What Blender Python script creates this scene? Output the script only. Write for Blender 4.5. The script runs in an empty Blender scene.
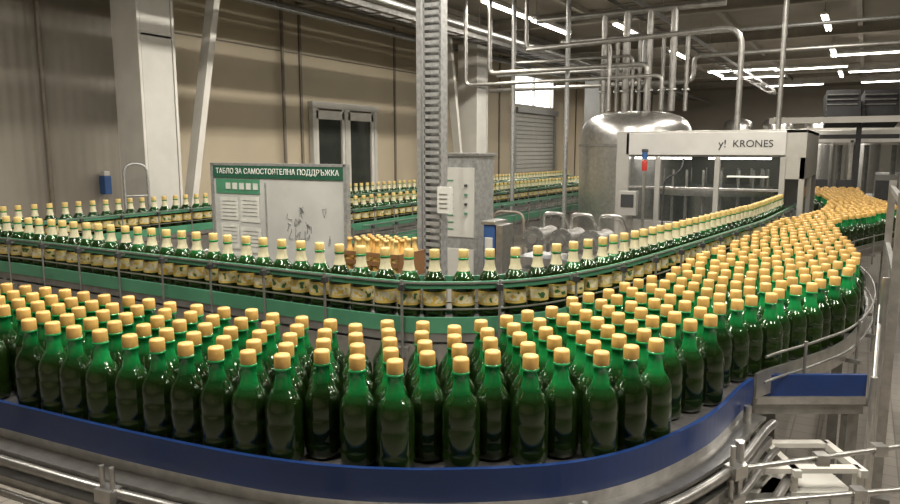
import bpy, math, random
import numpy as np
from mathutils import Vector
random.seed(4); np.random.seed(7)
scene=bpy.context.scene
try:
    scene.view_settings.view_transform='Standard'
    scene.view_settings.exposure=0.25
except Exception as e: print(e)
SA,CA=math.sin(math.radians(30.5)),math.cos(math.radians(30.5))
def C(X,Y): return (X*CA-Y*SA, X*SA+Y*CA)

# ---------------- materials ----------------
def mat(name,col,rough=.5,metal=0.,var=.12,scale=6.,bump=0.,emit=None,es=0.,trans=0.,stretch=None,alpha=None):
    m=bpy.data.materials.new(name); m.use_nodes=True
    nt=m.node_tree; N=nt.nodes; L=nt.links; b=N['Principled BSDF']
    b.inputs['Roughness'].default_value=rough; b.inputs['Metallic'].default_value=metal
    tc=N.new('ShaderNodeTexCoord'); mp=N.new('ShaderNodeMapping'); L.new(tc.outputs['Object'],mp.inputs['Vector'])
    if stretch: mp.inputs['Scale'].default_value=stretch
    nz=N.new('ShaderNodeTexNoise'); nz.inputs['Scale'].default_value=scale; nz.inputs['Detail'].default_value=4
    L.new(mp.outputs[0],nz.inputs['Vector'])
    r=N.new('ShaderNodeValToRGB')
    r.color_ramp.elements[0].position=.3; r.color_ramp.elements[1].position=.7
    r.color_ramp.elements[0].color=tuple(c*(1-var) for c in col)+(1,)
    r.color_ramp.elements[1].color=tuple(min(1,c*(1+var)) for c in col)+(1,)
    L.new(nz.outputs['Fac'],r.inputs[0]); L.new(r.outputs[0],b.inputs['Base Color'])
    if bump>0:
        bp=N.new('ShaderNodeBump'); bp.inputs['Strength'].default_value=bump; bp.inputs['Distance'].default_value=.02
        L.new(nz.outputs['Fac'],bp.inputs['Height']); L.new(bp.outputs[0],b.inputs['Normal'])
    if emit:
        b.inputs['Emission Color'].default_value=tuple(emit)+(1,); b.inputs['Emission Strength'].default_value=es
    if trans: b.inputs['Transmission Weight'].default_value=trans
    if alpha is not None: b.inputs['Alpha'].default_value=alpha
    return m
STEEL=mat('stainless_steel',(.46,.45,.43),.3,.9,.15,20)
PIPES=mat('process_pipe_steel',(.30,.29,.27),.4,.8,.2,12)
STEELD=mat('dull_steel',(.26,.255,.24),.42,.7,.2,12)
DARK=mat('dark_metal',(.04,.04,.042),.5,.3,.2)
BLUE=mat('blue_plastic_rail',(.008,.028,.115),.28,0,.15,3)
GREEN=mat('green_guide_profile',(.06,.20,.115),.35,0,.15,5)
WHITE=mat('white_paint',(.52,.50,.455),.5,0,.08,3)
GALV=mat('galvanised',(.36,.36,.35),.45,.6,.2,30)
CHAIN=mat('conveyor_chain',(.12,.115,.11),.4,.5,.3,40)
RED=mat('red_lamp',(.4,.03,.02),.3)
BLUEL=mat('blue_paint',(.03,.08,.22),.4)
PAPER=mat('paper',(.50,.50,.46),.8,0,.1,15)
GREENB=mat('sign_green',(.012,.07,.04),.5)
WBOARD=mat('whiteboard_surface',(.42,.42,.40),.3,0,.1,4)
INK=mat('ink',(.05,.05,.06),.6)
TXT=mat('text_white',(.75,.75,.70),.5)
TUBE=mat('lamp_tube',(1,1,1),.5,emit=(1,.95,.88),es=10)
GLASS=mat('tinted_glass',(.07,.08,.075),.06,0,.1,3,alpha=.20)
DGLASS=mat('dark_door_glass',(.03,.035,.03),.1)
PIPEB=mat('brown_pipe',(.17,.145,.11),.5)
WIN=mat('daylight_pane',(1,1,1),.5,emit=(.93,.97,1),es=4)
SHUT=mat('shutter',(.46,.45,.41),.5,0,.06,4)
CRATE=mat('brown_crate',(.16,.08,.03),.5,0,.15,8)
BACKP=mat('machine_back_panel',(.20,.195,.18),.45,.4,.15,3)

def bands_mat(name,col,axis,scale,depth,rough=.6):
    m=mat(name,col,rough,0,.1,1.2)
    nt=m.node_tree;N=nt.nodes;L=nt.links;b=N['Principled BSDF']
    w=N.new('ShaderNodeTexWave'); w.wave_type='BANDS'; w.bands_direction=axis; w.inputs['Scale'].default_value=scale; w.wave_profile='SIN'
    tc=N.new('ShaderNodeTexCoord'); L.new(tc.outputs['Object'],w.inputs['Vector'])
    bp=N.new('ShaderNodeBump'); bp.inputs['Strength'].default_value=.35; bp.inputs['Distance'].default_value=depth
    L.new(w.outputs['Fac'],bp.inputs['Height']); L.new(bp.outputs[0],b.inputs['Normal'])
    return m
WALLR=bands_mat('ribbed_cladding',(.25,.225,.185),'Y',2.4,.02)
WALLP=mat('beige_wall_panel',(.44,.375,.27),.6,0,.08,.7)
WALLB=mat('grey_wall',(.36,.33,.28),.7,0,.1,.6)
CEIL=mat('ceiling_sheet',(.24,.215,.175),.8,0,.15,1.0)
BEAM=mat('ceiling_beam',(.29,.265,.22),.7)
def floor_mat():
    m=mat('floor_tiles',(.22,.19,.16),.3,0,.2,3)
    nt=m.node_tree;N=nt.nodes;L=nt.links;b=N['Principled BSDF']
    br=N.new('ShaderNodeTexBrick'); br.inputs['Scale'].default_value=3.0; br.offset=0
    br.inputs['Color1'].default_value=(.27,.245,.215,1);br.inputs['Color2'].default_value=(.23,.21,.185,1);br.inputs['Mortar'].default_value=(.14,.13,.115,1)
    br.inputs['Mortar Size'].default_value=.015; br.inputs['Brick Width'].default_value=.5; br.inputs['Row Height'].default_value=.5
    tc=N.new('ShaderNodeTexCoord'); L.new(tc.outputs['Object'],br.inputs['Vector']); L.new(br.outputs['Color'],b.inputs['Base Color'])
    return m
FLOOR=floor_mat()

def bottle_mat(name):
    m=bpy.data.materials.new(name); m.use_nodes=True
    nt=m.node_tree;N=nt.nodes;L=nt.links;b=N['Principled BSDF']
    tc=N.new('ShaderNodeTexCoord'); sp=N.new('ShaderNodeSeparateXYZ'); L.new(tc.outputs['Object'],sp.inputs[0])
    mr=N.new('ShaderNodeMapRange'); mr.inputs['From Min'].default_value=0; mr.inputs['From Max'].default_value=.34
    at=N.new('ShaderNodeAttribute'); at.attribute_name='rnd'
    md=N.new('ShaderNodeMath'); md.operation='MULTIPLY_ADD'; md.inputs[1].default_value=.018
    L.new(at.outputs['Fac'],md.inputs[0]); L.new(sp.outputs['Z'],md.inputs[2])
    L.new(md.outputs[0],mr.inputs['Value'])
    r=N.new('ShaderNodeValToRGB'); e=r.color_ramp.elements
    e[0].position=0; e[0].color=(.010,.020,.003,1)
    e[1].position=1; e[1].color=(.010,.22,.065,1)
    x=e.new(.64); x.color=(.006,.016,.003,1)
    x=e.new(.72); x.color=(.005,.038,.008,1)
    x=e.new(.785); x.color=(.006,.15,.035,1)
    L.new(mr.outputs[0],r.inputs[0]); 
    hv=N.new('ShaderNodeHueSaturation'); L.new(r.outputs[0],hv.inputs['Color'])
    m2=N.new('ShaderNodeMapRange'); m2.inputs['To Min'].default_value=.7; m2.inputs['To Max'].default_value=1.3
    L.new(at.outputs['Fac'],m2.inputs['Value']); L.new(m2.outputs[0],hv.inputs['Value'])
    L.new(hv.outputs[0],b.inputs['Base Color'])
    b.inputs['Roughness'].default_value=.09; b.inputs['Coat Weight'].default_value=.5; b.inputs['Coat Roughness'].default_value=.03
    b.inputs['Specular Tint'].default_value=(.8,1,.75,1)
    nz=N.new('ShaderNodeTexNoise'); nz.inputs['Scale'].default_value=30; L.new(tc.outputs['Object'],nz.inputs['Vector'])
    bp=N.new('ShaderNodeBump'); bp.inputs['Strength'].default_value=.10; bp.inputs['Distance'].default_value=.004
    L.new(nz.outputs['Fac'],bp.inputs['Height']); L.new(bp.outputs[0],b.inputs['Normal'])
    return m
BOT=bottle_mat('green_pet')
CAP=mat('golden_cap',(.56,.335,.095),.4,0,.18,14)
CAPL=mat('yellow_cap',(.57,.41,.15),.4,0,.1,14)
NECKL=mat('neck_label',(.50,.46,.30),.5,0,.1,30)
def label_mat():
    m=bpy.data.materials.new('bottle_label'); m.use_nodes=True
    nt=m.node_tree;N=nt.nodes;L=nt.links;b=N['Principled BSDF']; b.inputs['Roughness'].default_value=.5
    tc=N.new('ShaderNodeTexCoord'); nz=N.new('ShaderNodeTexNoise'); nz.inputs['Scale'].default_value=26; nz.inputs['Detail'].default_value=1
    L.new(tc.outputs['Object'],nz.inputs['Vector'])
    r=N.new('ShaderNodeValToRGB'); r.color_ramp.interpolation='CONSTANT'; e=r.color_ramp.elements
    e[0].position=0;e[0].color=(.03,.10,.03,1); e[1].position=.36;e[1].color=(.52,.44,.20,1)
    x=e.new(.48);x.color=(.56,.52,.38,1); x=e.new(.62);x.color=(.52,.35,.06,1)
    L.new(nz.outputs['Fac'],r.inputs[0])
    sp=N.new('ShaderNodeSeparateXYZ'); L.new(tc.outputs['Object'],sp.inputs[0])
    r2=N.new('ShaderNodeValToRGB'); r2.color_ramp.interpolation='CONSTANT'; f=r2.color_ramp.elements
    mr=N.new('ShaderNodeMapRange'); mr.inputs['From Min'].default_value=.07; mr.inputs['From Max'].default_value=.145; L.new(sp.outputs['Z'],mr.inputs['Value'])
    f[0].position=0; f[0].color=(1,1,1,1); f[1].position=.2; f[1].color=(0,0,0,1); g=f.new(.82); g.color=(1,1,1,1)
    L.new(mr.outputs[0],r2.inputs[0])
    mx=N.new('ShaderNodeMix'); mx.data_type='RGBA'; mx.inputs['B'].default_value=(.50,.36,.09,1)
    L.new(r2.outputs[0],mx.inputs['Factor']); L.new(r.outputs[0],mx.inputs['A']); L.new(mx.outputs['Result'],b.inputs['Base Color'])
    return m
LABEL=label_mat()

# ---------------- mesh builder ----------------
class MB:
    def __init__(s): s.v=[];s.f=[];s.m=[];s.mats=[];s.sm=[]
    def mi(s,m):
        if m not in s.mats: s.mats.append(m)
        return s.mats.index(m)
    def add(s,vs,fs,m,smooth=False):
        o=len(s.v); s.v+=[tuple(x) for x in vs]; k=s.mi(m)
        for f in fs: s.f.append(tuple(i+o for i in f)); s.m.append(k); s.sm.append(smooth)
    def box(s,c,d,m,rz=0.,rx=0.,bev=0.):
        x,y,z=[q/2 for q in d]
        ca,sa=math.cos(rz),math.sin(rz); cx,sx=math.cos(rx),math.sin(rx)
        def T(p):
            a,b_,q=p
            b2=b_*cx-q*sx; q2=b_*sx+q*cx
            return (c[0]+a*ca-b2*sa,c[1]+a*sa+b2*ca,c[2]+q2)
        vs=[T(p) for p in [(-x,-y,-z),(x,-y,-z),(x,y,-z),(-x,y,-z),(-x,-y,z),(x,-y,z),(x,y,z),(-x,y,z)]]
        s.add(vs,[(0,3,2,1),(4,5,6,7),(0,1,5,4),(1,2,6,5),(2,3,7,6),(3,0,4,7)],m)
    def b2(s,a,b,m):
        s.box([(a[i]+b[i])/2 for i in range(3)],[abs(b[i]-a[i]) for i in range(3)],m)
    def tube(s,pts,r,m,n=10):
        pts=[Vector(p) for p in pts]
        t0=(pts[1]-pts[0]).normalized(); up=Vector((0,0,1)) if abs(t0.z)<.9 else Vector((1,0,0))
        nrm=t0.cross(up).normalized()
        vs=[];fs=[]
        for i,p in enumerate(pts):
            if i==0:t=(pts[1]-pts[0])
            elif i==len(pts)-1:t=pts[-1]-pts[-2]
            else:t=(pts[i+1]-pts[i]).normalized()+(pts[i]-pts[i-1]).normalized()
            t=t.normalized(); nrm=(nrm-t*nrm.dot(t)).normalized(); bn=t.cross(nrm)
            for k in range(n):
                a=2*math.pi*k/n; vs.append(p+(nrm*math.cos(a)+bn*math.sin(a))*r)
        for i in range(len(pts)-1):
            for k in range(n):
                fs.append((i*n+k,i*n+(k+1)%n,(i+1)*n+(k+1)%n,(i+1)*n+k))
        s.add(vs,fs,m,True)
        o=len(pts)-1
        s.add(vs[:n],[tuple(range(n))[::-1]],m); s.add(vs[o*n:],[tuple(range(n))],m)
    def pipe(s,pts,r,m,br=.12,n=10):
        P=[Vector(p) for p in pts]; out=[P[0]]
        for i in range(1,len(P)-1):
            a=(P[i-1]-P[i]);b=(P[i+1]-P[i]); rr=min(br,a.length/2.1,b.length/2.1)
            A=P[i]+a.normalized()*rr;B=P[i]+b.normalized()*rr
            for k in range(6):
                t=k/5; out.append(A*(1-t)**2+P[i]*2*t*(1-t)+B*t*t)
        out.append(P[-1]); s.tube(out,r,m,n)
    def lathe(s,prof,c,m,n=28,smooth=True):
        vs=[];fs=[]
        for r,z in prof:
            for k in range(n):
                a=2*math.pi*k/n; vs.append((c[0]+r*math.cos(a),c[1]+r*math.sin(a),c[2]+z))
        for i in range(len(prof)-1):
            for k in range(n): fs.append((i*n+k,i*n+(k+1)%n,(i+1)*n+(k+1)%n,(i+1)*n+k))
        s.add(vs,fs,m,smooth)
    def strip(s,path,z0,z1,th,m):
        p=np.array(path);nr=normals(p); a=p-nr*th/2;b=p+nr*th/2; n=len(p); vs=[]
        for i in range(n): vs+=[(a[i,0],a[i,1],z0),(b[i,0],b[i,1],z0),(b[i,0],b[i,1],z1),(a[i,0],a[i,1],z1)]
        fs=[]
        for i in range(n-1):
            for k in range(4): fs.append((i*4+k,i*4+(k+1)%4,(i+1)*4+(k+1)%4,(i+1)*4+k))
        fs+= [(3,2,1,0),tuple((n-1)*4+k for k in range(4))]
        s.add(vs,fs,m)
    def obj(s,name,bev=0.,loc=(0,0,0)):
        me=bpy.data.meshes.new(name)
        me.from_pydata([(x-loc[0],y-loc[1],z-loc[2]) for x,y,z in s.v],[],s.f)
        for m in s.mats: me.materials.append(m)
        me.polygons.foreach_set('material_index',s.m); me.polygons.foreach_set('use_smooth',s.sm); me.update()
        o=bpy.data.objects.new(name,me); o.location=loc; scene.collection.objects.link(o)
        if bev>0:
            b=o.modifiers.new('bevel','BEVEL'); b.width=bev; b.segments=2; b.limit_method='ANGLE'
        return o
def normals(p):
    t=np.gradient(p,axis=0); t/=np.linalg.norm(t,axis=1)[:,None]+1e-9
    return np.stack([-t[:,1],t[:,0]],1)
def smooth(pts,step=.06):
    P=np.array([pts[0]]+list(pts)+[pts[-1]],float); P[0]=2*P[1]-P[2]; P[-1]=2*P[-2]-P[-3]; out=[]
    for i in range(1,len(P)-2):
        a,b,c,d=P[i-1],P[i],P[i+1],P[i+2]
        for t in np.linspace(0,1,24,endpoint=False):
            out.append(.5*((2*b)+(c-a)*t+(2*a-5*b+4*c-d)*t*t+(3*b-a-3*c+d)*t**3))
    out.append(P[-2]); return resample(np.array(out),step)
def resample(p,step,phase=0.):
    d=np.r_[0,np.cumsum(np.linalg.norm(np.diff(p,axis=0),axis=1))]
    s=np.arange(phase,d[-1],step)
    return np.stack([np.interp(s,d,p[:,0]),np.interp(s,d,p[:,1])],1)
def offset(p,d): return p+normals(p)*d

# ---------------- bottles ----------------
N=20
prof=[(.040,.004),(.050,0),(.059,.008),(.0625,.022),(.0625,.052),(.0605,.058),(.0625,.066),(.0625,.100),(.0625,.130),(.0608,.137),(.0625,.145),(.0625,.168),(.0615,.183),(.0585,.197),(.053,.210),(.0455,.221),(.0375,.231),(.0315,.242),(.0280,.256),(.0255,.272),(.0240,.296),(.0290,.298),(.0290,.304),(.0235,.306)]
prof=[(r*.955,z*1.01) for r,z in prof]
capp=[(.0238,.307),(.0255,.311),(.0255,.343),(.0232,.349),(.0008,.3495)]
labp=[(.0606,.072),(.0606,.142)]
nkp=[(.0335,.2415),(.0280,.2585),(.0256,.2745),(.0242,.297)]
def bottles(name,pts,zdeck,labels,caps):
    V=[];F=[];M=[]
    def addp(pr,mi,n=N):
        o=sum(len(x) for x in V)
        a=np.arange(n)*2*math.pi/n
        vs=np.concatenate([np.stack([r*np.cos(a),r*np.sin(a),np.full(n,z)],1) for r,z in pr]); V.append(vs)
        for i in range(len(pr)-1):
            for k in range(n):
                F.append((o+i*n+k,o+i*n+(k+1)%n,o+(i+1)*n+(k+1)%n,o+(i+1)*n+k)); M.append(mi)
    addp(prof,0); addp(capp,1)
    if labels: addp(labp,2); addp(nkp,3)
    V=np.concatenate(V);F=np.array(F);M=np.array(M); nb=len(pts); nv=len(V)
    ang=np.random.rand(nb)*6.28
    ca,sa=np.cos(ang)[:,None],np.sin(ang)[:,None]
    X=V[None,:,0]*ca-V[None,:,1]*sa+pts[:,0:1]; Y=V[None,:,0]*sa+V[None,:,1]*ca+pts[:,1:2]
    Z=np.repeat(V[None,:,2],nb,0)
    co=np.stack([X,Y,Z],2).reshape(-1)
    fa=(F[None]+(np.arange(nb)*nv)[:,None,None]).reshape(-1)
    me=bpy.data.meshes.new(name); me.vertices.add(nb*nv); me.vertices.foreach_set('co',co.astype(np.float32))
    nf=nb*len(F); me.loops.add(nf*4); me.loops.foreach_set('vertex_index',fa.astype(np.int32))
    me.polygons.add(nf); me.polygons.foreach_set('loop_start',(np.arange(nf)*4).astype(np.int32))
    for m in [BOT,caps]+([LABEL,NECKL] if labels else []): me.materials.append(m)
    me.polygons.foreach_set('material_index',np.tile(M,nb).astype(np.int32))
    me.polygons.foreach_set('use_smooth',np.ones(nf,dtype=bool))
    me.update(calc_edges=True); me.validate()
    at=me.attributes.new('rnd','FLOAT','POINT'); at.data.foreach_set('value',np.repeat(np.random.rand(nb),nv).astype(np.float32))
    o=bpy.data.objects.new(name,me); o.location=(0,0,zdeck); scene.collection.objects.link(o); print(name,nb); return o

FR=[C(-3.2,3.25),C(-2.5,2.93),C(-1.71,2.56),C(-1.0,2.23),C(-.46,2.03),C(0,1.984),C(.468,2.067),C(.889,2.377),C(1.25,2.82),C(1.60,3.08),C(1.95,3.38),
    (.05,4.6),(.04,5.4),(-.08,6.3),(-.13,7.3),(.07,8.1),(.32,8.9),(.39,9.8),(.22,10.8),(.07,12),(-.03,14)]
BR=[C(-3.2,3.98),C(-2.12,3.36),C(-1.56,3.17),C(-1.04,2.97),C(-.45,2.68),C(-.07,2.60),C(.14,2.66),C(.4,2.92),C(.62,3.18),(-.93,3.7),(-.9,4.45),(-.81,5.35),(-.74,6.3),(-.69,7.2),(-.52,8),(-.42,8.8),(-.42,9.8),(-.47,10.8),(-.67,12),(-.77,14)]
Fp=smooth(FR,.04); Bp=smooth(BR,.04)
ZT=1.12
poly=np.concatenate([Fp,Bp[::-1]])
def inside(p):
    x,y=p; a=poly; b=np.roll(poly,-1,0)
    c=((a[:,1]>y)!=(b[:,1]>y))
    xs=(b[:,0]-a[:,0])*(y-a[:,1])/(b[:,1]-a[:,1]+1e-12)+a[:,0]
    return (np.count_nonzero(c&(x<xs))%2)==1
th=math.radians(-24+30.5); e1=np.array([math.cos(th),math.sin(th)]); e2=np.array([math.cos(th+math.pi/3),math.sin(th+math.pi/3)])
sp=.130; pts=[]
org=Fp[60]+normals(Fp)[60]*.07
for i in range(-80,160):
    for j in range(-120,140):
        p=org+e1*sp*i+e2*sp*j
        if not(-5.5<p[0]<1 and 0<p[1]<14.2): continue
        if inside(p): pts.append(p+np.random.randn(2)*.012)
pts=np.array(pts)
pts=pts[[np.min(np.linalg.norm(Fp-p,axis=1))>.036 and np.min(np.linalg.norm(Bp-p,axis=1))>.04 for p in pts]]
for it in range(140):
    D=pts[:,None]-pts[None]; dd=np.linalg.norm(D,axis=2)+np.eye(len(pts))*9
    ov=np.clip(.1245-dd,0,None); push=(D/dd[:,:,None]*ov[:,:,None]*.5).sum(1)
    pts=pts+push
    for q,sgn in ((Fp,1),(Bp,-1)):
        nn=normals(q)*sgn; dq=np.linalg.norm(pts[:,None]-q[None],axis=2); j=dq.argmin(1)
        sd=((pts-q[j])*nn[j]).sum(1); bad=sd<.066
        pts[bad]+=nn[j[bad]]*(.066-sd[bad])[:,None]
keep=[]
order=np.argsort(np.min(np.linalg.norm(pts[:,None]-Fp[None],axis=2),axis=1))
for i in order:
    p=pts[i]
    if inside(p) and (not keep or np.min(np.linalg.norm(pts[keep]-p,axis=1))>.1185): keep.append(i)
pts=pts[keep]
bottles('green_beer_bottles_on_table',pts,ZT,False,CAP)

# table
mb=MB()
def rs(p,n):
    d=np.r_[0,np.cumsum(np.linalg.norm(np.diff(p,axis=0),axis=1))]; s=np.linspace(0,d[-1],n)
    return np.stack([np.interp(s,d,p[:,0]),np.interp(s,d,p[:,1])],1)
A=rs(Fp,220)
Bm=rs(Bp,220)
z0,z1=ZT-.06,ZT-.001
vs=[(x,y,z1) for x,y in A]+[(x,y,z1) for x,y in Bm]+[(x,y,z0) for x,y in A]+[(x,y,z0) for x,y in Bm]
fs=[]
for i in range(219):
    fs+=[(i,i+1,221+i,220+i),(440+i,660+i,661+i,441+i),(i,440+i,441+i,i+1),(220+i,221+i,661+i,660+i)]
mb.add(vs,fs,CHAIN)
mb.strip(offset(Bp,.01),ZT-.10,ZT+.06,.012,STEEL)
nf=int(np.argmin(np.linalg.norm(Fp-np.array(C(1.28,2.86)),axis=1)))
front=Fp[:nf]; rest=Fp[nf:]
mb.strip(offset(front,-.012),ZT-.065,ZT+.040,.016,BLUE)
mb.strip(offset(rest,-.012),ZT-.06,ZT+.05,.012,STEEL)
mb.strip(offset(front,-.005),ZT-.20,ZT-.07,.012,STEEL)
mb.strip(offset(front,-.045),ZT-.125,ZT-.11,.07,STEEL)
mb.strip(offset(front,-.055),ZT-.225,ZT-.19,.11,STEEL)
def along(path2,off,z): return [(x,y,z) for x,y in offset(path2,off)]
mb.tube(along(front,-.11,ZT-.13),.018,STEEL,8)
mb.tube(along(front,-.13,ZT-.24),.013,STEEL,8)
mb.tube(along(front,-.20,ZT-.32),.02,STEEL,8)
mb.strip(offset(front,-.17),ZT-.40,ZT-.36,.10,STEELD)
mb.tube(along(rest,-.05,ZT+.13),.006,STEELD,8)
mb.tube(along(rest,-.05,ZT+.02),.006,STEELD,8)
rp=resample(rest,.6,.3);rn=normals(rp)
for p,q in zip(rp,rn):
    a=p-q*.06; mb.tube([(a[0],a[1],ZT-.15),(a[0],a[1],ZT+.15)],.007,STEELD,8)
    mb.box((p[0]-q[0]*.04,p[1]-q[1]*.04,ZT-.06),(.08,.03,.02),STEELD,math.atan2(q[1],q[0]))
bp_=resample(front,.72,.0+.66*.0+.20);bn=normals(bp_)
for p,q in zip(bp_,bn):
    r=math.atan2(q[1],q[0])
    for t in (-.022,.022):
        tx,ty=-q[1]*t,q[0]*t
        a=p-q*.13; mb.tube([(a[0]+tx,a[1]+ty,ZT-.28),(a[0]+tx,a[1]+ty,ZT-.03)],.009,STEEL,8)
    a=p-q*.13; mb.box((a[0],a[1],ZT-.125),(.05,.07,.045),STEEL,r); mb.box((a[0],a[1],ZT-.235),(.045,.07,.035),STEEL,r)
    a=p-q*.07; mb.box((a[0],a[1],ZT-.15),(.12,.02,.02),STEEL,r)
for i in range(8,215,22):
    for P,sg in ((A,.12),(Bm,-.12)):
        nn=normals(P)[i]*sg; x,y=P[i]+nn
        mb.box((x,y,(ZT-.06)/2),(.06,.06,ZT-.06),STEELD); mb.lathe([(.05,0),(.05,.02),(.02,.05)],(x,y,0),DARK,12)
mb.obj('bottle_accumulation_table')

mb=MB()
def cb(m,X0,X1,Y,z0,z1,th,mt):
    a=C((X0+X1)/2,Y); m.box((a[0],a[1],(z0+z1)/2),(X1-X0,th,z1-z0),mt,math.radians(30.5))
cb(mb,1.33,1.80,2.92,1.045,1.14,.02,BLUE)
cb(mb,1.33,1.80,2.93,1.01,1.045,.05,STEEL)
for X in (1.35,1.78): cb(mb,X-.025,X+.025,2.98,0,1.0,.05,STEELD)
cb(mb,1.33,1.80,3.02,.96,1.06,.2,STEELD)
mb.obj('blue_edge_conveyor_panel')
mb=MB()
def ct(X0,Y0,z0,X1,Y1,z1,r,mt=STEEL):
    a=C(X0,Y0);b=C(X1,Y1); mb.tube([(a[0],a[1],z0),(b[0],b[1],z1)],r,mt,8)
ct(1.0,2.34,.98,1.95,2.60,.98,.010); ct(1.0,2.32,.86,1.9,2.5,.84,.012)
ct(.95,2.10,.78,1.7,2.1,.80,.010)
for X,Y in ((1.03,2.36),(1.20,2.70)):
    ct(X,Y,0,X,Y,1.08,.016)
for X,Y,Z in ((1.03,2.36,.98),(1.03,2.36,.86),(1.36,2.43,.98),(1.62,2.51,.98),(1.5,2.42,.85)):
    a=C(X,Y); mb.box((a[0],a[1],Z),(.045,.045,.04),STEEL,.5)
for i in range(2):
    cb(mb,1.12,1.62,2.62+i*.24,.84,.86,.04,WHITE)
for X in (1.12,1.36,1.62): 
    a=C(X,2.73); mb.box((a[0],a[1],.845),(.03,.3,.03),WHITE,math.radians(30.5))
    cb(mb,X-.015,X+.015,2.62,0,.84,.03,WHITE)
cb(mb,1.14,1.60,2.75,.58,.76,.3,SHUT)
for i in range(6): cb(mb,1.14+i*.09,1.146+i*.09,2.597,.58,.76,.006,STEELD)
for i in range(2): cb(mb,1.14,1.60,2.597,.64+i*.06,.645+i*.06,.006,STEELD)
ct(1.7,2.7,0,1.7,2.7,1.2,.014); ct(1.9,3.0,0,1.9,3.0,1.55,.015); ct(1.7,2.7,1.15,1.95,3.1,1.4,.010)
mb.obj('conveyor_support_frame')

# ---------------- single-lane conveyor ----------------
ZC=1.26
P1=[(-.76,9.4),(-.85,7.2),(-.95,6.2),(-1.09,5.0),(-1.2,4.2),(-1.30,3.7),(-1.47,3.25),(-1.76,2.98),(-2.15,2.87),(-3.5,2.85),(-5,2.84),(-6.0,2.83),(-6.4,3.0),(-6.52,3.45),(-6.5,4.2),(-6.5,8),(-6.4,12),(-6.3,17)]
def conveyor(name,path,z,guides=True,skirt=True,legs=1.4,mid=.165):
    m=MB(); p=smooth(path,.06)
    m.strip(p,z-.05,z-.001,.17,CHAIN)
    for s in (-1,1):
        m.strip(offset(p,s*.095),z-.055,z+.024,.014,GREEN)
        m.strip(offset(p,s*.092),z-.10,z-.055,.012,STEELD)
        if skirt: m.strip(offset(p,s*.11),z-.28,z-.11,.01,STEEL)
        if guides:
            m.strip(offset(p,s*.080),z+mid,z+mid+.036,.014,GREEN)
            m.strip(offset(p,s*.090),z+mid+.024,z+mid+.032,.008,STEELD)
            m.strip(offset(p,s*.080),z+.058,z+.064,.010,STEELD)
    q=resample(p,.42,.1);nn=normals(q)
    for a,b in zip(q,nn):
        r=math.atan2(b[1],b[0])
        for s in (-1,1):
            c=a+b*s*.135; m.tube([(c[0],c[1],z-.20),(c[0],c[1],z+mid+.05)],.007,STEELD,6)
            m.box((c[0],c[1],z+mid+.013),(.03,.025,.03),DARK,r)
            c=a+b*s*.11; m.box((c[0],c[1],z+mid+.013),(.06,.012,.012),STEEL,r)
            c=a+b*s*.12; m.box((c[0],c[1],z-.15),(.035,.05,.05),STEELD,r)
    m.strip(p,z-.24,z-.21,.2,STEELD)
    q=resample(p,legs,.5);nn=normals(q)
    for a,b in zip(q,nn):
        for s in (-1,1):
            c=a+b*s*.09; m.box((c[0],c[1],(z-.1)/2),(.045,.045,z-.1),STEELD,math.atan2(b[1],b[0]))
        m.box((a[0],a[1],.35),(.18,.04,.04),STEELD,math.atan2(b[1],b[0]))
    m.obj(name); return p
p=conveyor('bottle_conveyor',P1,ZC)
q=resample(p,.138,.75)
bottles('labelled_beer_bottles_on_conveyor',q[q[:,1]<16.5]+np.random.randn(len(q[q[:,1]<16.5]),2)*.003,ZC,True,CAPL)
p=conveyor('bottle_conveyor',[(-4.4,5.6),(-4.4,8),(-4.3,12),(-4.2,15)],1.15)
p=conveyor('bottle_conveyor',[(-5.3,6.0),(-5.3,9),(-5.3,12),(-5.2,16)],1.2)
q=resample(p,.16,.1); bottles('labelled_beer_bottles_on_conveyor',q,1.2,True,CAPL)

# ---------------- room ----------------
def room(name,a,b,mt):
    m=MB(); m.b2(a,b,mt); return m.obj(name)
HZ=4.75
room('floor',(-8.8,-5,-.1),(9,34,0),FLOOR)
room('ceiling',(-8.8,-5,HZ),(9,34,HZ+.1),CEIL)
room('wall_back',(-8.8,33.8,0),(9,34,HZ),WALLB)
room('wall_right',(8.8,-5,0),(9,34,HZ),WALLB)
room('wall_front',(-8.8,-5,0),(9,-4.8,HZ),WALLP)
m=MB(); m.b2((-8.8,-5,0),(-8.6,5.9,HZ),WALLR); m.b2((-8.8,5.9,0),(-8.6,18,HZ),WALLP); m.b2((-8.8,21,0),(-8.6,34,HZ),WALLP)
m.b2((-8.8,18,0),(-8.6,21,3.35),WALLP); m.b2((-8.8,18,4.25),(-8.6,21,HZ),WALLP); m.obj('wall_left')
m=MB()
for w in (9.45,12.3,13.9,15.6,17.2,23,26,29): m.box((-8.585,w,HZ/2),(.03,.05,HZ),PIPEB)
m.box((-8.59,12,3.75),(.02,12,.02),PIPEB)
m.obj('trim_1')
m=MB(); m.b2((-8.6,-4.8,0),(-8.57,33.8,.12),STEELD); m.obj('baseboard_left')
m=MB(); m.b2((-8.72,18.05,3.4),(-8.70,20.95,4.2),WIN)
for w in (18.03,19.5,20.97): m.box((-8.62,w,3.8),(.08,.06,.9),WHITE)
for z in (3.37,4.23): m.box((-8.62,19.5,z),(.08,3.0,.06),WHITE)
m.obj('window_1')
m=MB()
for i in range(26): m.box((-8.56,19.5,.06+.121*i),(.05,2.8,.11),SHUT)
for w in (18.05,20.95): m.box((-8.54,w,1.6),(.1,.12,3.2),GALV)
m.box((-8.5,19.5,3.22),(.2,3.0,.15),GALV); m.obj('door_2',.01)
m=MB()
for w in (9.68,10.58,11.5): m.box((-8.54,w,1.45),(.1,.09,2.9),SHUT)
m.box((-8.54,10.59,2.9),(.12,1.95,.12),SHUT)
m.box((-8.54,10.59,.5),(.06,1.8,1.0),SHUT)
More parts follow.
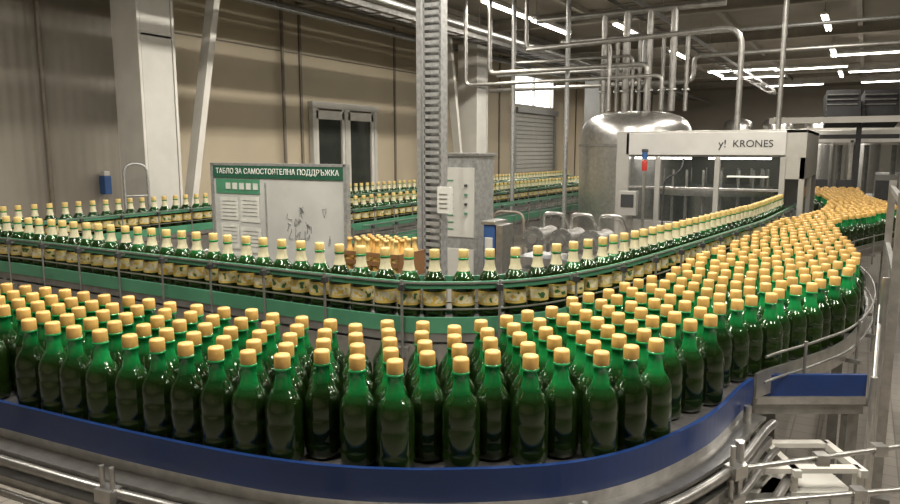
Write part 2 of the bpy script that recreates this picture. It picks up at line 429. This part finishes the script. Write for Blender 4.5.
for w in (10.13,11.04):
    m.box((-8.56,w,1.9),(.03,.72,1.75),DGLASS); 
    for d in (-.38,.38): m.box((-8.54,w+d,1.5),(.07,.10,2.8),WHITE)
    m.box((-8.54,w,2.73),(.07,.8,.16),WHITE)
m.box((-8.48,10.5,1.15),(.05,.03,.2),DARK); m.obj('door_1',.008)

def column(u,w,bx):
    m=MB(); s=.23
    m.box((u,w-s,HZ/2),(2*s,.035,HZ),WHITE); m.box((u,w+s,HZ/2),(2*s,.035,HZ),WHITE); m.box((u,w,HZ/2),(.04,2*s,HZ),WHITE)
    m.box((u+s-.02,w,HZ/2),(.02,2*s-.05,HZ),SHUT)
    m.box((u,w,.02),(.6,.6,.04),STEELD)
    for z in (1.2,3.4): m.box((u,w,z),(2*s-.02,2*s,.03),WHITE)
    m.obj('steel_column',.004)
    m=MB(); a=Vector((u,w+(.26 if bx>0 else -.26),.05)); b=Vector((u,w+bx,HZ))
    L=(b-a).length; ang=math.atan2(b.y-a.y,b.z-a.z)
    c=(a+b)/2; m.box(c,(.16,.09,L),WHITE,0,-ang); m.box((u,a.y,.06),(.25,.2,.12),WHITE)
    m.obj('diagonal_brace',.004)
column(-7.35,5.45,1.2); column(-7.35,13.45,-1.15); column(-7.4,21.4,1.4); column(-7.4,29.4,1.4)

# ceiling structure
m=MB()
for w in (5.3,9.4,13.45,17.4,21.4,25.4,29.4):
    m.box((0,w,HZ-.03),(17.2,.16,.04),BEAM); m.box((0,w,HZ-.12),(17.2,.03,.2),BEAM); m.box((0,w,HZ-.22),(17.2,.16,.03),BEAM)
for u in (-7,-4.8,-2.6,-.3,2,4.2,6.4): m.box((u,14.3,HZ-.05),(.09,38,.10),BEAM)
m.obj('ceiling_beams')
m=MB()
for i,(u,z,r) in enumerate([(-7.9,4.3,.05),(-7.7,4.2,.035),(-7.5,4.35,.05),(-5.95,4.15,.05),(-5.8,4.1,.035)]):
    m.tube([(u,3,z),(u,32,z)],r,[GALV,STEELD,PIPEB][i%3],10)
for u,z in ((-6.6,4.2),(-3.2,4.25),(1.0,4.2)):
    for d in (-.16,.16): m.box((u+d,17,z),(.02,29,.07),STEELD)
    for w in np.arange(3,31,.5): m.box((u,w,z-.03),(.32,.04,.02),STEELD)
    for w in np.arange(4,31,2.0):
        for d in (-.17,.17): m.tube([(u+d,w,z),(u+d,w,HZ)],.008,GALV,6)
m.b2((-7.05,4,4.3),(-6.85,31,4.6),BEAM)
m.obj('overhead_pipes_and_cable_trays')
m=MB()
for i,z in enumerate((3.12,3.3,3.45,3.62)):
    y=10.0+.15*(i%3); r=(.028,.035,.022,.03)[i]
    m.pipe([(-5.6+.35*i,y,HZ),(-5.6+.35*i,y,z),(-2.5-.25*i,y,z),(-2.5-.25*i,y,2.66)],r,PIPES,.1)
for i in range(8):
    u=-3.5+.17*i; r=(.04,.028,.055,.03,.045,.028,.05,.03)[i]; y=10.5+.12*(i%2)
    m.tube([(u,y,2.66),(u,y,3.75 if i%2 else 4.1)],r,PIPES,12)
    m.lathe([(r+.025,0),(r+.025,.03),(r,.03)],(u,y,2.95),STEELD,12)
m.tube([(-4.2,10.55,3.75),(-2.0,10.55,3.75)],.045,PIPES); m.tube([(-4.6,10.5,4.1),(-1.8,10.5,4.1)],.045,PIPES)
m.pipe([(-4.4,9.7,3.55),(-2.6,9.7,3.6),(-1.42,9.5,3.6),(-1.42,9.5,2.34)],.035,PIPES,.25)
m.tube([(-.95,9.5,2.34),(-.95,9.5,HZ)],.03,PIPES)
for u in (-4.9,-4.0): m.tube([(u,10.3,0),(u,10.3,HZ)],.035,GALV)
m.pipe([(-6.2,12,3.2),(-2.5,12,3.2),(-2.5,12,3.6),(1,12,3.6)],.035,PIPES)
m.pipe([(-6.2,12.3,3.5),(-3.4,12.3,3.5),(-3.4,12.3,4.0),(2,12.3,4.0)],.03,GALV)
m.obj('stainless_process_pipes')

# ---------------- machine ----------------
m=MB()
u0,u1,w0,w1=-2.74,-.58,8.83,11.0; HS=2.33; HL=2.02
STL=mat('brushed_panel',(.46,.45,.42),.32,.5,.06,8)
STH=mat('header_panel',(.52,.51,.485),.35,.2,.05,5)
m.b2((u0+.12,w0,HL+.02),(-.79,w0+.12,HS-.02),STH); m.b2((u0,w0+.02,HS-.04),(u1,w1,HS),STL)
m.b2((u0,w0+.03,HL),(-.79,w0+.12,HL+.05),STEELD)
m.b2((-.80,w0+.02,HL-.25),(u1,w1,HS),STL); m.b2((u0,w1-.05,0),(u1,w1,1.3),STEELD); m.b2((u0,w1-.05,1.3),(u1,w1,HS),BACKP)
m.b2((u0-.0,w0+.02,HL),(u0+.05,w1,HS),STL)
for u in (u0,-2.25,-1.55,-.84): m.b2((u,w0+.01,.1),(u+.06,w0+.08,HL),STL)
m.b2((u0+.0,w0+.0,1.2),(u0+.16,w0+.1,HS),STL)
m.b2((u1-.06,w0+.02,.1),(u1,w0+.09,HL),STL)
m.b2((u0,w0+.02,.15),(-.84,w0+.07,1.22),STL)
for u in (-2.2,-1.5): m.b2((u,w0+.0,.25),(u+.62,w0+.02,1.15),STEEL); m.b2((u+.5,w0-.03,.65),(u+.53,w0,.8),DARK)
for a,b in ((u0+.06,-2.25),(-2.19,-1.55),(-1.49,-.84)):
    m.b2((a,w0+.04,1.24),(b,w0+.05,HL),GLASS)
    m.b2((a,w0+.02,1.62),(b,w0+.06,1.65),STEEL)
m.b2((-1.4,w0-.03,1.78),(-.95,w0+.03,1.80),TXT)
m.b2((u1-.05,w0+1.2,.1),(u1,w0+1.25,HL),STL); m.b2((u1-.03,w0+.1,1.5),(u1-.02,w1,HL-.1),GLASS); m.b2((u1-.05,w0+.3,.1),(u1-.01,w1,1.0),STL)
m.lathe([(.8,1.0),(.8,1.12),(.3,1.15),(.3,1.5),(.75,1.52),(.75,1.62),(.01,1.64)],(-1.75,9.95,0),STEEL,32)
for k in range(20):
    a=k*math.pi/10; x,y=-1.75+.68*math.cos(a),9.95+.68*math.sin(a)
    m.tube([(x,y,1.15),(x,y,1.55)],.025,STEELD,8); m.tube([(x,y,1.6),(x,y,1.85)],.018,STEEL,8)
m.b2((u0+.1,w0+.4,.0),(u1-.1,w1-.1,.95),STEELD)
for u in (-2.2,-1.3): m.tube([(u-.35,9.0,HL-.02),(u+.35,9.0,HL-.02)],.012,TUBE,8)  # made-up glowing strips, added along with the interior fill light
m.lathe([(.80,0),(.80,2.18),(.795,2.30),(.775,2.41),(.72,2.51),(.62,2.58),(.47,2.63),(.25,2.65),(.01,2.655)],(-2.94,10.35,0),STEEL,48)
m.lathe([(.815,2.15),(.815,2.18)],(-2.94,10.35,0),STEELD,48)
m.tube([(-2.33,8.65,1.1),(-2.33,8.65,1.85)],.018,STEEL); m.lathe([(.035,0),(.035,.12),(.01,.13)],(-2.33,8.65,1.85),RED,14); m.lathe([(.035,0),(.035,.09)],(-2.33,8.65,1.99),BLUEL,14); m.lathe([(.04,0),(.04,.03),(.01,.035)],(-2.33,8.65,2.08),DARK,14)
m.box((-2.5,8.6,1.45),(.22,.1,.3),STL); m.box((-2.5,8.545,1.48),(.16,.01,.16),DARK)
m.box((-2.5,8.7,.65),(.06,.06,1.3),STEEL)
m.pipe([(-2.1,8.7,1.1),(-2.1,8.7,1.75),(-1.9,8.7,1.85),(-1.9,8.8,2.0)],.012,DARK,.1,6)
mo=m.obj('bottle_filling_machine',.006)
il=bpy.data.lights.new('added_interior_fill','AREA'); il.shape='RECTANGLE'; il.size=1.6; il.size_y=.05; il.energy=6; il.color=(1,.96,.9)  # area light added to brighten the machine interior
io=bpy.data.objects.new('added_interior_fill',il); scene.collection.objects.link(io); io.location=(-1.75,9.1,HL-.05); io.parent=mo
def text(name,s,size,loc,mt,parent,rz=0.,ext=.002):
    cu=bpy.data.curves.new(name,'FONT'); cu.body=s; cu.size=size; cu.extrude=ext; cu.align_x='CENTER'; cu.align_y='CENTER'
    cu.materials.append(mt); o=bpy.data.objects.new(name,cu); scene.collection.objects.link(o)
    o.location=loc; o.rotation_euler=(math.pi/2,0,rz); o.parent=parent; return o
text('header_lettering','KRONES',.115,(-1.14,w0-.004,2.17),DARK,mo)
text('header_emblem','y!',.13,(-1.47,w0-.004,2.17),DARK,mo)

# ---------------- board ----------------
m=MB(); bu,bw,bwid=-3.84,3.91,1.36
m.b2((bu-bwid/2,bw,.95),(bu+bwid/2,bw+.03,1.99),WBOARD)
m.b2((bu-bwid/2,bw-.008,1.885),(bu+bwid/2,bw,1.985),GREENB)
for x in (bu-bwid/2,bu+bwid/2): m.box((x,bw+.01,1.0),(.03,.04,2.0),GALV); m.box((x,bw+.01,.03),(.05,.5,.04),GALV)
m.box((bu,bw+.01,1.99),(bwid,.04,.02),GALV)
m.b2((bu-bwid/2+.04,bw-.005,1.76),(bu-.16,bw,1.875),GREEN)
for i,(x,z,a,b) in enumerate([(-.50,1.64,.2,.18),(-.27,1.64,.2,.2),(-.50,1.42,.2,.2),(-.27,1.40,.22,.2),(-.48,1.2,.2,.18),(-.26,1.17,.2,.2)]):
    m.box((bu+x,bw-.004,z),(a,.004,b),PAPER)
    for k in range(5): m.box((bu+x,bw-.008,z+b/2-.03-.03*k),(a*.75,.002,.004),GALV)
for x in np.linspace(-.5,-.2,5): m.box((bu+x,bw-.008,1.82),(.05,.003,.05),PAPER)
m.box((bu-.1,bw-.004,1.4),(.012,.006,.9),GALV)
for i in range(18):
    x=bu+.12+random.random()*.40; z=1.42+random.random()*.34; pp=[(x+random.uniform(-.03,.03),bw-.006,z+random.uniform(-.04,.04)) for _ in range(4)]
    m.tube(pp,.0016,INK,5)
bo=m.obj('maintenance_notice_board')
text('board_heading','ТАБЛО ЗА САМОСТОЯТЕЛНА ПОДДРЪЖКА',.058,(bu,bw-.010,1.935),TXT,bo,0,.001)

# cable riser column
m=MB(); x,y=-2.89,4.68
for d in (-.075,.075): m.box((x+d,y,HZ/2),(.018,.09,HZ),GALV)
m.box((x,y+.035,HZ/2),(.15,.015,HZ),GALV)
for z in np.arange(.1,HZ-.05,.055): m.box((x,y-.04,z),(.15,.01,.030),GALV)
m.box((x-.15,y+.02,HZ/2),(.04,.04,HZ),GALV)
m.box((x,y,.02),(.3,.25,.04),STEELD); m.box((x+.13,y-.07,1.72),(.11,.05,.2),PAPER)
for k in range(4): m.box((x+.13,y-.098,1.66+k*.035),(.07,.004,.008),STEELD)
m.obj('cable_riser_column')
m=MB(); x,y=-3.02,5.4
m.box((x,y,1.05),(.40,.3,2.0),GALV); m.box((x,y-.155,1.65),(.34,.015,.6),SHUT); m.box((x,y-.155,.95),(.34,.015,.6),SHUT)
for i in range(8): m.box((x-.08,y-.165,1.42+i*.06),(.1,.008,.012),GREEN)
for i in range(4): m.lathe([(.014,0),(.014,.02)],(x+.1,y-.18,1.55+i*.08),DARK if i%2 else GREEN,10)
m.box((x,y,2.06),(.44,.34,.03),STEELD); m.box((x,y,.03),(.46,.34,.06),DARK); m.obj('control_cabinet',.006)
m=MB(); x,y=-2.58,5.1
m.box((x,y,.75),(.10,.2,1.5),BLUEL); m.box((x,y-.105,1.1),(.07,.012,.6),SHUT); m.box((x,y,1.52),(.13,.24,.03),STEEL); m.box((x+.09,y,.78),(.06,.2,1.45),STEEL); m.obj('terminal_box',.005)
# brown crate of bottles on a stand
m=MB(); x,y=-2.93,4.02
for dx in (-.22,.22):
    for dy in (-.13,.13): m.box((x+dx,y+dy,.6),(.03,.03,1.2),STEELD)
m.box((x,y,1.21),(.52,.34,.025),STEELD)
for dx in (-.25,.25): m.box((x+dx,y,1.31),(.015,.32,.17),CRATE)
for dy in (-.155,.155):
    for z in (1.25,1.32,1.38): m.box((x,y+dy,z),(.5,.015,.03),CRATE)
m.box((x,y,1.235),(.5,.32,.02),CRATE)
for i in range(6):
    for j in range(4): m.lathe([(.034,0),(.034,.13),(.016,.18),(.014,.22),(.018,.222),(.018,.24),(.001,.241)],(x-.20+i*.08,y-.115+j*.077,1.245),CAPL if (i+j)%3 else CAP,12)
m.obj('brown_bottle_crate')
# pump/valve unit
m=MB(); x,y=-2.5,6.7
m.box((x,y,.45),(1.0,.5,.9),STEELD)
for i in range(3):
    cx=x-.32+.3*i
    m.tube([(cx,y-.25,1.22),(cx,y+.2,1.22)],.09,STEEL,18); m.tube([(cx,y-.28,1.22),(cx,y-.25,1.22)],.12,STEELD,18); m.tube([(cx,y-.30,1.22),(cx,y-.28,1.22)],.05,STEEL,14)
    for k in range(8): m.tube([(cx+.1*math.cos(k*.785),y-.29,1.22+.1*math.sin(k*.785)),(cx+.1*math.cos(k*.785),y-.28,1.22+.1*math.sin(k*.785))],.01,STEEL,6)
    m.pipe([(cx,y,1.3),(cx,y,1.46),(cx+.2,y,1.46),(cx+.2,y+.3,1.22)],.018,STEEL,.06)
m.box((x,y,.98),(1.05,.45,.08),STEEL)
m.pipe([(x-.9,y,0),(x-.9,y,1.45),(x-.55,y,1.45),(x-.55,y,1.0)],.014,PIPEB,.1)
m.obj('pump_and_valve_unit')
m=MB()
for w in np.arange(4,16,1.5):
    m.tube([(-5.75,w,0),(-5.75,w,1.1)],.02,STEEL)
for z in (.6,1.08): m.tube([(-5.75,4,z),(-5.75,15,z)],.018,STEEL)
m.obj('steel_guard_railing')
m=MB(); m.pipe([(-6.95,4.8,0),(-6.95,4.8,1.95),(-6.85,5.02,1.95),(-6.85,5.02,0)],.014,GALV); m.pipe([(-6.95,4.8,1.6),(-6.85,5.02,1.6)],.010,GALV); m.obj('pipe_bollard')
m=MB(); m.box((-8.575,4.0,1.78),(.01,.50,.30),PAPER); m.box((-8.585,4.0,1.78),(.01,.55,.35),WHITE)
for k in range(5): m.box((-8.568,4.0,1.68+k*.05),(.004,.36,.008),STEELD)
m.obj('wall_notice')
m=MB(); m.box((-8.5,5.6,1.65),(.12,.10,.24),BLUEL); m.box((-8.5,5.6,1.80),(.10,.08,.06),WHITE); m.obj('wall_dispenser',.01)
m=MB()
for w in (4.9,8.95): m.tube([(-8.52,w,0),(-8.52,w,HZ)],.03,PIPEB)
m.obj('wall_conduits')

# far equipment
m=MB()
m.b2((-1.2,16.5,0),(.2,19,1.1),STEELD); m.b2((-1.2,16.5,2.25),(1.6,19,2.5),STL)
for u in (-1.2,-.3,.6,1.55):
    for w in (16.5,18.95): m.b2((u,w,0),(u+.07,w+.07,2.3),STEEL)
m.b2((-1.1,16.55,1.15),(1.5,16.57,2.2),GLASS); m.b2((.2,16.7,0),(1.5,18.8,1.6),STL)
for i in range(5): m.tube([(-1+.5*i,17.5,1.1),(-1+.5*i,17.5,2.2)],.05,STEELD)
for u in (-1.0,-.5,.2,.8): m.b2((u,16.48,1.1),(u+.35,16.5,1.5),DARK)
m.obj('packaging_machine',.005)
m=MB()
for u,w in ((-.45,15.0),(.15,15.3)):
    m.box((u,w,2.85),(.55,.35,.6),DARK,.2,-.35)
    for i in range(6): m.box((u,w-.22+.02*i,2.65+i*.09),(.5,.03,.02),STEELD,.2,-.3)
m.box((-.15,15.35,1.5),(.09,.09,3.0),DARK); m.box((-.15,15.3,2.35),(1.3,.06,.08),DARK)
m.box((-.15,15.35,.02),(.4,.4,.04),DARK)
m.obj('fan_heater_stand')
m=MB()
for w in (13.5,20): 
    m.b2((-1.5,w,2.55),(6,w+.1,2.65),WHITE)
    for u in (-1.4,2,5.9): m.b2((u,w,0),(u+.08,w+.08,2.6),WHITE)
for w in np.arange(14,20,.7): m.b2((2,w,2.6),(2.2,w+.05,2.65),WHITE)
m.obj('overhead_conveyor_gantry')
m=MB(); m.b2((-6.0,19,0),(-3.5,21,2.6),STL); m.b2((-5.9,18.95,.9),(-3.6,19,2.2),GLASS); m.b2((-5.0,17.5,0),(-4.4,18.5,1.9),SHUT); m.obj('bottle_rinsing_machine',.01)
m=MB()
for i in range(4): m.lathe([(.5,0.3),(.5,2.9),(.45,3.1),(.2,3.2),(.01,3.2)],(-4+1.3*i,27,0),STEEL,24); 
m.b2((-5,26.3,0),(1,27.8,.3),STEELD)
m.obj('storage_tanks')
m=MB(); u=.20
for w in (4.75,6.6):
    m.box((u,w,.93),(.05,.05,1.86),STEEL); m.box((u,w,.02),(.14,.14,.04),STEELD)
for z in (.6,1.0,1.35,1.80): m.box((u,5.67,z),(.03,1.85,.04),STEELD)
m.box((u,4.78,1.2),(.03,.10,.5),WHITE)
m.obj('machine_guard_frame')

# ---------------- lights ----------------
def fixture(u,w,rot,L=1.5,e=45):
    m=MB(); m.box((0,0,.05),(L,.12,.05),WHITE); m.box((0,0,.09),(L*.9,.05,.05),GALV)
    for d in (-.03,.03): m.tube([(-L/2+.03,d,.005),(L/2-.03,d,.005)],.016,TUBE,8)
    for d in (-L*.4,L*.4): m.tube([(d,0,.10),(d,0,HZ-4.38)],.006,GALV,6)
    o=m.obj('fluorescent_or_fill_light'); o.location=(u,w,4.38); o.rotation_euler=(0,0,rot)
    l=bpy.data.lights.new('lamp','AREA'); l.shape='RECTANGLE'; l.size=L; l.size_y=.06; l.energy=e; l.color=(1,.94,.84)
    lo=bpy.data.objects.new('lamp_emitter',l); scene.collection.objects.link(lo); lo.location=(0,0,-.02); lo.parent=o
R=math.pi/2
for u,w in [(-5.3,10.9),(-5.3,12.8),(-4.15,13.9),(-.8,14.9),(-.85,19.3),(-.85,25),(-4.1,18),(-4.1,23)]: fixture(u,w,R,1.8,62)
for u,w in [(-3.3,22.3),(-3.3,24.6),(-1.55,22.7),(0,20),(.3,24.4),(-2.4,28.3),(.6,28.3),(3,22)]: fixture(u,w,0,1.9,48)
for u,w in [(-5.3,6.0),(-5.3,8.4),(-2.6,6.2),(-.8,7.5),(-.8,10.2),(2.2,8),(-7.0,9.3)]: fixture(u,w,R,1.8,72)  # added battens, mostly above the view, filling the room with light
for u,w,e in [(-3.4,2.2,95),(-1.6,1.2,95),(.6,2.2,95),(-5.6,1.6,50),(-1.5,3.8,90),(2.5,3.5,95)]: fixture(u,w,R,1.8,e)  # unseen fill lamps near the camera, standing in for window light behind it
w=bpy.data.worlds.new('world'); scene.world=w; w.use_nodes=True; w.node_tree.nodes['Background'].inputs[0].default_value=(.5,.45,.38,1); w.node_tree.nodes['Background'].inputs[1].default_value=.3

cam=bpy.data.cameras.new('camera'); co=bpy.data.objects.new('camera',cam); scene.collection.objects.link(co)
cam.lens=28; cam.sensor_width=36; co.location=(0,0,2.1); co.rotation_euler=(math.radians(90-8.29),0,math.radians(30.5)); cam.clip_start=.05
scene.camera=co
